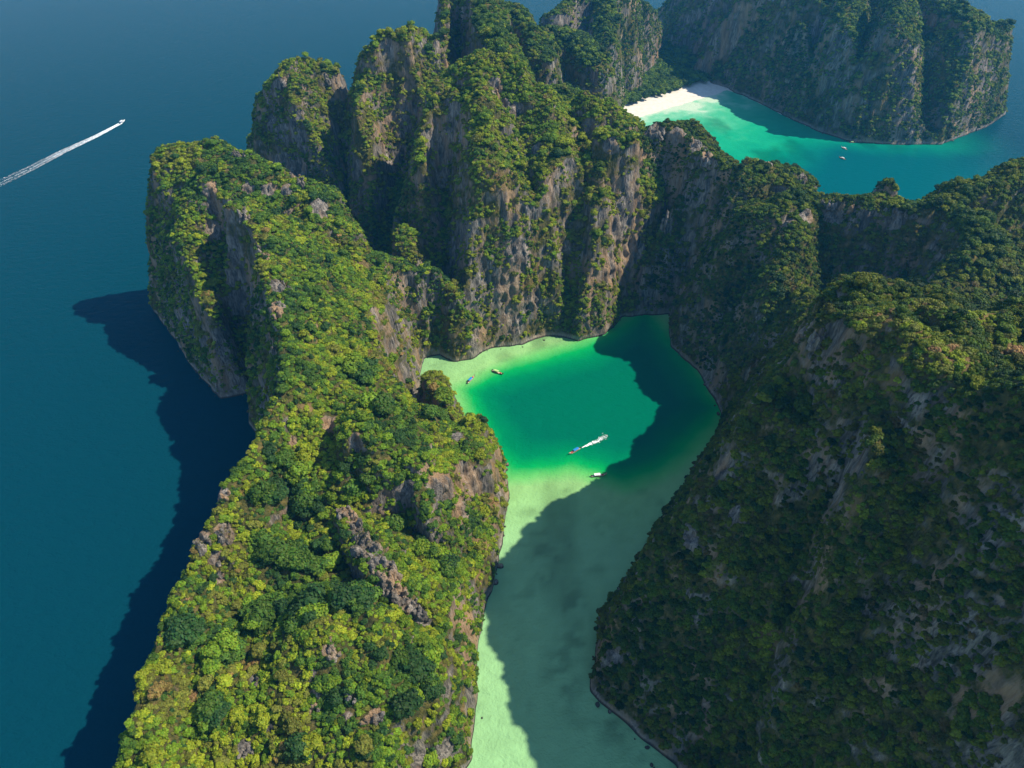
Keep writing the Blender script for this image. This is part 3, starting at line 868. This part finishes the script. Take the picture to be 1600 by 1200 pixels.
scatter('forest', TREES, proto_collection('crown_shapes', TREE_CROWNS), len(TREE_CROWNS), .35, .15,
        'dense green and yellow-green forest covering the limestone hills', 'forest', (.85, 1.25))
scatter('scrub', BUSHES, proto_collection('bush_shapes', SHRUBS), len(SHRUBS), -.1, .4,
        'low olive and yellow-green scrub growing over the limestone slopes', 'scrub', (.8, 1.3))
print('scatter', round(time.time() - T0, 1))

# ------------------------------------------------------------------ the sea, the lagoon and the bay
def axis(lo, a, b, hi, step, n):
    k = np.linspace(0, 1, n) ** 2.5
    return np.concatenate([(a - (a - lo) * k)[::-1][:-1], np.arange(a, b, step), b + (hi - b) * k])
xs = axis(-9000, -120, 900, 9000, 3.0, 60)
ys = axis(-3000, 60, 1300, 14000, 3.0, 60)
SX, SY = np.meshgrid(xs, ys)
def lerp_stops(t, stops):
    pos = [s_[0] for s_ in stops]
    return np.stack([np.interp(t, pos, [s_[1][i] for s_ in stops]) for i in range(3)], -1)
K = .71
def C(*c):
    return tuple(K * v for v in srgb(*c))
OPEN = C(6, 67, 82)
col = np.tile(np.array(OPEN), SX.shape + (1,))
wob = fbm(SX, SY, 0 * SX, 40, 4, 401)
fine = fbm(SX, SY, 0 * SX, 9, 3, 421)
deep = [P(u, v) for u, v in [(735, 640), (722, 608), (760, 590), (830, 566), (900, 545), (960, 515), (1010, 480), (1070, 560), (1130, 640), (1090, 690), (1040, 730),
                             (975, 752), (930, 738), (890, 730), (850, 738), (800, 742), (760, 700)]]
dl = poly_sdf(SX, SY, deep) + 5 * wob + 2.0 * fine
lag = lerp_stops(dl, [(-60, C(160, 212, 148)), (-14, C(160, 214, 136)), (-5, C(110, 206, 112)), (3, C(10, 180, 92)), (14, C(0, 142, 92)), (32, C(0, 116, 88))])
mouth = fbm(SX, SY * .35, 0 * SX, 30, 4, 431)
lag = lag * (1 - .30 * sstep(.0, .5, mouth) * sstep(0, -20, dl))[..., None]
weed = np.zeros(SX.shape)
for u_, v_, r_, k_ in ((846, 862, 9, 2.6), (850, 900, 7, 2.2), (826, 800, 8, .8), (900, 950, 10, 2.5), (880, 1060, 12, 2.5), (960, 1130, 12, 1.5), (900, 1010, 9, 2.0)):
    wx_, wy_ = P(u_, v_)
    q_ = np.sqrt((SX - wx_) ** 2 + ((SY - wy_) / k_) ** 2)
    weed = np.maximum(weed, sstep(r_ * 1.3, 0, q_ + 5 * fine + 3 * wob))
speck = fbm(SX, SY, 0 * SX, 5, 2, 451)
lag = lag * (1 - .42 * weed * sstep(-.3, .3, speck))[..., None]
lag = lag * (1 + .10 * speck * sstep(4, -10, dl))[..., None]
reef = sstep(.25, .6, fine + .5 * wob) * sstep(0, -12, dl)
lag = lag * (1 - .22 * reef)[..., None]
inlag = ((SX > np.where(SY > 400, -118, -60)) & (SY < 560) & (SX < 260)).astype(float)
col = col * (1 - inlag[..., None]) + lag * inlag[..., None]
bd = poly_sdf(SX, SY, LAND)
shore = [P(u, v) for u, v in [(985, 188), (1020, 177), (1060, 165), (1100, 153), (1136, 141)]]
dbe = np.full(SX.shape, 1e9)
for a, b2 in zip(shore[:-1], shore[1:]): dbe = np.minimum(dbe, seg_dist(SX, SY, a, b2)[0])
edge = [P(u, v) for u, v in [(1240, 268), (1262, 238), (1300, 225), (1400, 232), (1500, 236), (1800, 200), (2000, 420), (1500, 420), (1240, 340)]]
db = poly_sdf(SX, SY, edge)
t = dbe + 60 * wob + 26 * fine
bay = lerp_stops(t, [(0, C(214, 238, 208)), (22, C(150, 222, 180)), (60, C(84, 200, 150)), (140, C(30, 180, 132)), (230, C(5, 158, 122))])
rf = sstep(.05, .45, fbm(SX * .8, SY * .5, 0 * SX, 34, 4, 441)) * sstep(30, 90, dbe)
bay = bay * (1 - .38 * rf)[..., None]
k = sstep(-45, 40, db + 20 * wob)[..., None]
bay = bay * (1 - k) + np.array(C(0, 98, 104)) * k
out = sstep(520, 720, SX + .25 * (SY - 900))[..., None]
bay = bay * (1 - out) + np.array(OPEN) * out
inbay = (SX > 110) & (SX < 1100) & (SY > 620) & (SY < 1245)
inb = (sstep(600, 640, SY) * sstep(100, 120, SX) * sstep(1290, 1245, SY) * sstep(1050, 800, SX))[..., None]
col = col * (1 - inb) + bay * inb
sea_me = grid_mesh('sea', SX, SY, 0 * SX)
at = sea_me.attributes.new('depth_tone', 'FLOAT_COLOR', 'POINT')
at.data.foreach_set('color', np.ascontiguousarray(np.concatenate([col, np.ones(SX.shape + (1,))], -1), np.float32).ravel())
m_sea, nt, b = new_mat('sea_water')
ac = nd(nt, 'ShaderNodeAttribute', attribute_name='depth_tone')
geo = nd(nt, 'ShaderNodeNewGeometry')
nt.links.new(ac.outputs['Color'], b.inputs['Base Color'])
b.inputs['Roughness'].default_value = .10
b.inputs['IOR'].default_value = 1.333
b.inputs['Specular IOR Level'].default_value = .008
w1 = noise_tex(nt, mapping(nt, geo.outputs['Position'], (1, 1.6, 1)), .11, 4, .6, .3)
w2 = noise_tex(nt, geo.outputs['Position'], .6, 3, .6)
bump = nd(nt, 'ShaderNodeBump')
bump.inputs['Strength'].default_value = 1.0
bump.inputs['Distance'].default_value = 1.2
nt.links.new(math_node(nt, 'ADD', w1, math_node(nt, 'MULTIPLY', w2, .35)), bump.inputs['Height'])
nt.links.new(bump.outputs[0], b.inputs['Normal'])
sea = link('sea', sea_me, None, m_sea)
tag(sea, 'deep blue sea with the green lagoon and turquoise bay', 'sea', None, 'structure')

# ------------------------------------------------------------------ rock outcrops: jagged shards grown together
M_CRAG = rock_material('bare_limestone', .75, .8)

def crag(name, uv, height, girth, label, cat='rock', seed=0, per=8, world=None, group=None, lean=.25):
    r = np.random.default_rng(seed)
    base = np.array(world) if world is not None else ray_hits(uv)[:, :3]
    base = base[base[:, 2] > base[:, 2].max() - 16]          # a ray that slipped past the crest is left out
    cen_ = base.mean(0)
    bm = bmesh.new()
    for a_, b_ in zip(base, list(base[1:]) + [base[-1]]):
        for k in range(per):
            w_ = r.random()
            c_ = a_ * (1 - w_) + b_ * w_ - cen_ + np.append(r.normal(size=2) * girth * .45, 0)
            hh, rr = height * r.uniform(.35, 1.15), girth * r.uniform(.22, .55)
            ax = Vector((r.normal() * lean, r.normal() * lean, 1)).normalized()
            side = ax.orthogonal().normalized(); oth = ax.cross(side)
            n_ = 6
            rings = []
            for tt, kk in ((-.9, 1.25), (0, 1.0), (.4, .7), (.75, .34), (1.0, .05)):
                rings.append([bm.verts.new(Vector(c_) + ax * hh * tt + (side * math.cos(q_) + oth * math.sin(q_)) * rr * kk * r.uniform(.75, 1.25))
                              for q_ in [2 * math.pi * j / n_ for j in range(n_)]])
            for ra, rb in zip(rings[:-1], rings[1:]):
                for j in range(n_): bm.faces.new((ra[j], ra[(j + 1) % n_], rb[(j + 1) % n_], rb[j]))
            bm.faces.new(rings[0][::-1]); bm.faces.new(rings[-1])
    raw = bpy.data.meshes.new('raw'); bm.to_mesh(raw); bm.free()
    tmp = bpy.data.objects.new('raw', raw); scene.collection.objects.link(tmp)
    md = tmp.modifiers.new('remesh', 'REMESH'); md.mode = 'VOXEL'; md.voxel_size = max(.38, girth * .085)
    me = bpy.data.meshes.new_from_object(tmp.evaluated_get(bpy.context.evaluated_depsgraph_get()))
    bpy.data.objects.remove(tmp); bpy.data.meshes.remove(raw)
    me.name = name
    nv = len(me.vertices)
    co = np.empty(nv * 3, np.float32); me.vertices.foreach_get('co', co); co = co.reshape(-1, 3)
    no = np.empty(nv * 3, np.float32); me.vertex_normals.foreach_get('vector', no); no = no.reshape(-1, 3)
    x, y, z = (co + cen_).T
    dd = (.6 - 2 * np.abs(fbm(x, y, z * .3, 2.6, 3, 211 + seed))) * 1.1 + .5 * (.5 - 2 * np.abs(fbm(x, y, z * .5, 1.2, 2, 231)))
    co = co + no * (dd * min(1.0, girth / 3.5))[:, None]
    me.vertices.foreach_set('co', np.ascontiguousarray(co, np.float32).ravel())
    me.materials.clear()
    o = link(name, me, None, M_CRAG)
    o.location = cen_
    tag(o, label, cat, group)
    return o

G_R = 'grey limestone outcrops on the hills'
crag('rock_spine', [(538, 800), (556, 828), (574, 858), (592, 884), (606, 908), (626, 934), (648, 956), (668, 980)], 8, 5.5, 'long jagged grey rock spine rising out of the headland forest', 'rock spine', 1, 13)
crag('rock_outcrop', [(294, 868), (304, 856), (330, 844), (350, 836)], 5, 4, 'widest grey outcrop on the seaward crest of the headland', 'rock', 2, 5, None, G_R)
crag('rock_outcrop', [(336, 874), (343, 902)], 4, 3, 'grey outcrop just below the widest seaward crest rock', 'rock', 3, 5, None, G_R)
crag('rock_outcrop', [(354, 770), (348, 786)], 6, 3.4, 'upright grey rock on the narrow seaward crest beside the shaded sea', 'rock', 4, 5, None, G_R)
crag('rock_outcrop', [(456, 690), (452, 706)], 5, 3, 'small grey crest rock at the head of the green hollow', 'rock', 5, 5, None, G_R)
crag('rock_outcrop', [(488, 1050), (490, 1078), (493, 1108)], 5, 3, 'tall grey rock streak low on the headland knoll', 'rock', 6, 5, None, G_R)
crag('rock_outcrop', [(511, 1012), (520, 1022)], 5, 3, 'pointed grey rock at the top of the headland knoll', 'rock', 7, 5, None, G_R)
crag('rock_outcrop', [(580, 1114), (597, 1126)], 5, 4, 'grey knoll rock on the channel side of the lower headland', 'rock', 8, 6, None, G_R)
crag('rock_outcrop', [(397, 1056), (406, 1068)], 4, 2.6, 'small pale rock among yellow-green trees left of the knoll', 'rock', 9, 5, None, G_R)
crag('rock_outcrop', [(374, 1166), (388, 1180)], 4, 3.4, 'rounded pale rock at the lowest edge of the headland', 'rock', 10, 6, None, G_R)
crag('rock_outcrop', [(545, 1086), (553, 1096)], 4, 2.4, 'little grey rock between the knoll streak and knoll rock', 'rock', 11, 5, None, G_R)
crag('rock_outcrop', [(424, 440), (440, 452), (446, 470), (432, 492)], 6, 4, 'pale rock outcrop on the upper crest above the shaded valley', 'rock', 12, 5, None, G_R)
crag('rock_outcrop', [(374, 328), (388, 346)], 6, 3.6, 'grey rock tip where the upper crest begins', 'rock', 13, 6, None, G_R)
crag('rock_outcrop', [(442, 580), (439, 602)], 5, 3, 'grey rock on the bend of the crest above the left inlet', 'rock', 14, 5, None, G_R)
crag('rock_outcrop', [(1252, 524), (1262, 518), (1273, 530)], 9, 4, 'sunlit rock pinnacle on the near hillside over the dark lagoon corner', 'rock', 15, 6, None, G_R)
crag('rock_outcrop', [(770, 126), (780, 146), (790, 168)], 7, 4, 'grey rock slab near the summit of the tall massif', 'rock', 16, 6, None, G_R)
crag('rock_outcrop', [(955, 214), (948, 226)], 6, 3.6, 'grey rock cap on the tower at the right of the massif', 'rock', 17, 6, None, G_R)
crag('rock_pinnacle', None, 17, 3.6, 'slender pale rock pinnacle standing in the shade below the wall', 'rock', 18, 5, [P(1038, 352, 78) + (78,), P(1041, 352, 77) + (77,)], G_R, .05)
for k_, (uv_, h_, g_, lab_) in enumerate((
        ([(411, 384), (417, 404)], 5, 3, 'grey crest fin just below the tip of the upper crest'),
        ([(428, 522), (436, 546)], 5, 3, 'grey crest fin halfway down the upper crest'),
        ([(410, 652), (396, 664)], 4, 3, 'grey crest fin where the crest turns towards the sea'),
        ([(262, 938), (257, 952)], 4, 2.6, 'low grey fin on the lower seaward crest'),
        ([(264, 220), (286, 218), (302, 222)], 4, 3.4, 'grey rock rim on the top left corner of the headland block'),
        ([(362, 242), (386, 248)], 5, 3.2, 'grey rock rim on the back edge of the headland block'),
        ([(432, 266), (456, 278), (472, 288)], 6, 3.6, 'grey rock teeth at the right end of the headland block'),
        ([(432, 128), (446, 124)], 6, 4, 'grey rock cap on the left of the seaward tower'),
        ([(500, 122), (520, 126)], 6, 4, 'grey rock cap on the right of the seaward tower'),
        ([(1268, 318), (1300, 320), (1330, 324)], 4, 3, 'long dark rock edge on the left of the wall crest'),
        ([(1352, 328), (1400, 332), (1428, 335)], 4, 3, 'long dark rock edge on the right of the wall crest'),
        ([(1008, 214), (1032, 204)], 5, 3.6, 'dark rock rim on top of the block nearest the beach'),
        ([(1084, 222), (1100, 234), (1110, 252)], 5, 3.6, 'sunlit rock corner of the block nearest the beach'),
        ([(1240, 272), (1254, 288)], 6, 3.4, 'pale fluted rock end of the second wall block'),
        ([(1182, 498), (1192, 494)], 5, 3.4, 'small sunlit rock knob in the shaded lagoon corner'))):
    hz_ = ray_hits(uv_)
    if (hz_[:, 2] > 12).all():
        crag('rock_outcrop', None, h_, g_, lab_, 'rock', 40 + k_, 8, hz_[:, :3], G_R)

# fallen rocks along the waterline
bm = bmesh.new()
rr_ = np.random.default_rng(77)
P2 = np.array(LAND)
for a_, b_ in zip(P2, np.roll(P2, -1, 0)):
    if not (-330 < a_[0] < 720 and 60 < a_[1] < 1200) or (a_[1] > 960 and a_[0] < 430): continue
    L_ = np.linalg.norm(b_ - a_)
    for k in range(int(L_ / 5.5)):
        if rr_.random() < .45: continue
        c_ = a_ + (b_ - a_) * rr_.random() + rr_.normal(size=2) * 1.6
        e_ = .5 + 1.5 * rr_.random() ** 3
        g = bmesh.ops.create_icosphere(bm, subdivisions=1, radius=1.0)
        sc_ = e_ * rr_.uniform(.7, 1.4, 3)
        for v in g['verts']:
            v.co = Vector(v.co * rr_.uniform(.75, 1.15)) * Vector((1, 1, 1)).length / 1.732
            v.co = Vector((c_[0] + v.co.x * sc_[0], c_[1] + v.co.y * sc_[1], .15 + v.co.z * sc_[2] * .8))
me = bpy.data.meshes.new('shore_rubble'); bm.to_mesh(me); bm.free()
tag(link('shore_rubble', me, None, M_CRAG), 'fallen rocks scattered along the foot of the cliffs', 'rubble', None, 'stuff')
print('rocks', round(time.time() - T0, 1))

# ------------------------------------------------------------------ boats and their wakes
def bm_obj(name, bm, mat, parent):
    me = bpy.data.meshes.new(name); bm.to_mesh(me); bm.free()
    o = link(name, me, parent, mat)
    return o

def box(bm, cx, cy, cz, sx, sy, sz, rot=None):
    m = Matrix.Translation((cx, cy, cz)) @ (rot or Matrix()) @ Matrix.Diagonal((sx, sy, sz, 1))
    bmesh.ops.create_cube(bm, size=1.0, matrix=m)

def loft(bm, st, closed_deck=True):
    """hull through stations (x, half beam, keel z, gunwale z)"""
    rows_ = []
    for x, hb, kz, gz in st:
        rows_.append([bm.verts.new(v) for v in ((x, -hb, gz), (x, -hb * .82, (gz + kz) / 2), (x, 0, kz), (x, hb * .82, (gz + kz) / 2), (x, hb, gz))])
    for a_, b_ in zip(rows_[:-1], rows_[1:]):
        for j in range(4): bm.faces.new((a_[j], a_[j + 1], b_[j + 1], b_[j]))
    bm.faces.new(rows_[0]); bm.faces.new(rows_[-1][::-1])

M_WOOD = simple_mat('varnished_wood', (.42, .20, .08), .5, .3)
M_PALEWOOD = simple_mat('pale_deck', (.62, .50, .36), .6, .2)
M_WHITE = simple_mat('white_paint', (.80, .80, .78), .4, .4)
M_BLUE = simple_mat('blue_canvas', (.02, .22, .55), .7, .2)
M_GREEN = simple_mat('pale_green_canvas', (.42, .62, .24), .7, .2)
M_RED = simple_mat('red_cloth', (.55, .05, .04), .8, .1)
M_METAL = simple_mat('dark_engine', (.04, .04, .045), .4, .5)
M_FOAM = simple_mat('foam', (.85, .90, .90), .8, .2)

def longtail(u, v, u2, v2, canopy, hullmat, label, cloth=True, length=11.5):
    """long-tail boat from the stern pixel to the bow pixel"""
    a_, b_ = np.array(P(u, v)), np.array(P(u2, v2))
    mid, ang = (a_ + b_) / 2, math.atan2(b_[1] - a_[1], b_[0] - a_[0])
    root = bpy.data.objects.new('longtail_boat', None); scene.collection.objects.link(root)
    root.location = (mid[0], mid[1], 0); root.rotation_euler = (0, 0, ang)
    k_ = length / 11.5; root.scale = (k_, k_, k_)
    tag(root, label, 'boat', 'longtail boats')
    bm = bmesh.new()
    loft(bm, [(-5.2, .55, .1, 1.0), (-4, .85, -.3, .85), (-1.5, 1.05, -.35, .8), (1.5, 1.05, -.35, .85), (3.6, .75, -.2, 1.1), (5, .32, .35, 1.75), (6, .08, 1.5, 2.7)])
    hull = bm_obj('hull', bm, hullmat, root)
    bm = bmesh.new(); box(bm, -.3, 0, .84, 8.2, 1.55, .06); box(bm, 4.0, 0, 1.2, 1.2, .8, .06)
    bm_obj('deck', bm, M_PALEWOOD, root)
    for q_ in (-2.6, -1.2, .2, 2.6):
        bm = bmesh.new(); box(bm, q_, 0, 1.02, .34, 1.7, .1); bm_obj('bench', bm, M_WOOD, root)
    bm = bmesh.new()
    n_ = 8
    for j in range(n_):
        y0, y1 = -1.05 + 2.1 * j / n_, -1.05 + 2.1 * (j + 1) / n_
        z0, z1 = 2.35 - .22 * y0 * y0, 2.35 - .22 * y1 * y1
        vs = [bm.verts.new(q_) for q_ in ((-2.9, y0, z0), (1.5, y0, z0), (1.5, y1, z1), (-2.9, y1, z1), (-2.9, y0, z0 - .06), (1.5, y0, z0 - .06), (1.5, y1, z1 - .06), (-2.9, y1, z1 - .06))]
        for f_ in ((0, 1, 2, 3), (7, 6, 5, 4), (0, 4, 5, 1), (2, 6, 7, 3), (1, 5, 6, 2), (3, 7, 4, 0)): bm.faces.new([vs[q_] for q_ in f_])
    can = bm_obj('canopy', bm, canopy, root)
    for x_ in (-2.8, -.7, 1.4):
        for y_ in (-.95, .95):
            bm = bmesh.new(); box(bm, x_, y_, 1.5, .07, .07, 1.36); bm_obj('post', bm, M_WOOD, can)
    bm = bmesh.new(); box(bm, -4.6, 0, 1.35, 1.0, .55, .6)
    eng = bm_obj('engine', bm, M_METAL, root)
    bm = bmesh.new(); box(bm, -6.6, 0, .85, 3.4, .07, .07, Matrix.Rotation(-.22, 4, 'Y')); bm_obj('drive_shaft', bm, M_METAL, eng)
    if cloth:
        bm = bmesh.new(); box(bm, 3.2, 0, 1.3, 1.1, .9, .35); bm_obj('gear', bm, M_RED, root)
    return root

longtail(728, 602, 743, 587, M_BLUE, M_PALEWOOD, 'blue-canopied longtail boat moored bow out by the pale lagoon shallows')
longtail(768, 579, 786, 586, M_GREEN, M_WOOD, 'green-canopied longtail boat with red gear near the lagoon cliffs')
longtail(908, 700, 889, 711, M_BLUE, M_PALEWOOD, 'blue-canopied longtail boat under way trailing white wake across the lagoon')
longtail(924, 745, 945, 743, M_WHITE, M_PALEWOOD, 'white-canopied longtail boat on the edge of the sandbar')
longtail(1325, 235, 1313, 230, M_WHITE, M_WHITE, 'upper of two small white boats in the far bay', False, 10)
longtail(1322, 250, 1310, 246, M_WHITE, M_WOOD, 'lower of two small boats in the far bay', False, 10)
longtail(1327, 223, 1336, 223, M_GREEN, M_WOOD, 'brown boat close under the shaded cliff of the far headland', False, 9)

def speedboat(u, v, u2, v2, label):
    a_, b_ = np.array(P(u, v)), np.array(P(u2, v2))
    mid, ang = (a_ + b_) / 2, math.atan2(b_[1] - a_[1], b_[0] - a_[0])
    root = bpy.data.objects.new('speedboat', None); scene.collection.objects.link(root)
    root.location = (mid[0], mid[1], .1); root.rotation_euler = (0, -.05, ang)
    tag(root, label, 'speedboat')
    bm = bmesh.new()
    loft(bm, [(-6, 1.5, -.2, 1.1), (-3, 1.7, -.4, 1.15), (1, 1.7, -.4, 1.3), (4, 1.2, -.1, 1.55), (6, .4, .7, 1.8), (6.8, .05, 1.5, 1.95)])
    bm_obj('hull', bm, M_WHITE, root)
    bm = bmesh.new(); box(bm, -1.5, 0, 3.0, 6, 3.0, .12); bm_obj('canopy', bm, M_WHITE, root)
    for x_ in (-4.2, 1.2):
        for y_ in (-1.3, 1.3):
            bm = bmesh.new(); box(bm, x_, y_, 2.1, .08, .08, 1.8); bm_obj('post', bm, M_METAL, root)
    bm = bmesh.new(); box(bm, 1.9, 0, 1.8, .12, 2.4, .9, Matrix.Rotation(-.5, 4, 'Y')); bm_obj('windscreen', bm, M_METAL, root)
    for y_ in (-.8, 0, .8):
        bm = bmesh.new(); box(bm, -6.3, y_, 1.1, .7, .5, .9); bm_obj('outboard_motor', bm, M_METAL, root)
    return root
speedboat(187, 194, 196, 189, 'white speedboat racing across the open sea ahead of its long wake')

def wake(name, path, streaks, n, size, label, fade=1.0, seed=0):
    """foam flecks and patches along a path; streaks: (offset at the stern, offset at the far end, half width at the stern, at the end, weight)"""
    r = np.random.default_rng(seed)
    q_ = np.array([P(*p_) for p_ in path])
    L_ = np.concatenate([[0], np.cumsum(np.linalg.norm(np.diff(q_, axis=0), axis=1))])
    V, F = [], []
    wts = np.array([s_[4] for s_ in streaks]); wts = wts / wts.sum()
    for k in range(n):
        t_ = r.random() ** (1.0 + fade)
        s_ = streaks[r.choice(len(streaks), p=wts)]
        at_ = t_ * L_[-1]
        c_ = np.array([np.interp(at_, L_, q_[:, 0]), np.interp(at_, L_, q_[:, 1])])
        j = min(np.searchsorted(L_, at_, side='right') - 1, len(q_) - 2)
        d_ = (q_[j + 1] - q_[j]) / np.linalg.norm(q_[j + 1] - q_[j]); n_ = np.array([-d_[1], d_[0]])
        off = s_[0] + (s_[1] - s_[0]) * t_ + r.normal() * .5 * (s_[2] + (s_[3] - s_[2]) * t_)
        c_ = c_ + n_ * off
        e_ = size * r.uniform(.4, 1.3) * (1 - .6 * t_)
        m_ = 5
        i0 = len(V)
        for a_ in range(m_):
            an = 2 * math.pi * a_ / m_ + r.uniform(-.4, .4)
            w_ = d_ * math.cos(an) * e_ * 2.2 + n_ * math.sin(an) * e_ * .7
            V.append((c_[0] + w_[0], c_[1] + w_[1], .10 + .12 * r.random()))
        F.append(tuple(range(i0, i0 + m_)))
    me = bpy.data.meshes.new(name); me.from_pydata(V, [], F)
    o = link(name, me, None, M_FOAM)
    tag(o, label, 'wake', None, 'stuff')
    return o
wake('wake', [(188, 193), (150, 213), (100, 236), (50, 262), (-30, 300)], [(2.0, 8, .7, 3.0, 1), (-2.0, -7, .7, 3.0, .8), (0, 1, .9, 2.2, 1.2)], 7000, .48, 'long white wake of the speedboat on the open sea', 1.9, 1)
wake('wake', [(910, 699), (922, 694), (936, 688), (948, 680)], [(0, 0, .5, 2.4, 1)], 300, .36, 'short white wake behind the blue longtail boat in the lagoon', -.2, 2)
# ------------------------------------------------------------------ haze
if HAZE > 0:
    bm = bmesh.new()
    bmesh.ops.create_cube(bm, size=1.0, matrix=Matrix.Translation((200, 5000, 182)) @ Matrix.Diagonal((19000, 19000, 367, 1)))
    me = bpy.data.meshes.new('haze'); bm.to_mesh(me); bm.free()
    mh = bpy.data.materials.new('haze'); mh.use_nodes = True
    nt = mh.node_tree; nt.nodes.clear()
    o_ = nt.nodes.new('ShaderNodeOutputMaterial'); pv = nt.nodes.new('ShaderNodeVolumePrincipled')
    pv.inputs['Color'].default_value = (.08, .52, 1.0, 1)
    pv.inputs['Density'].default_value = HAZE
    pv.inputs['Anisotropy'].default_value = .2
    nt.links.new(pv.outputs[0], o_.inputs['Volume'])
    hz = link('haze', me, None, mh)
    tag(hz, 'thin blue haze over the sea and islands', 'haze', None, 'stuff')
print('done', round(time.time() - T0, 1))
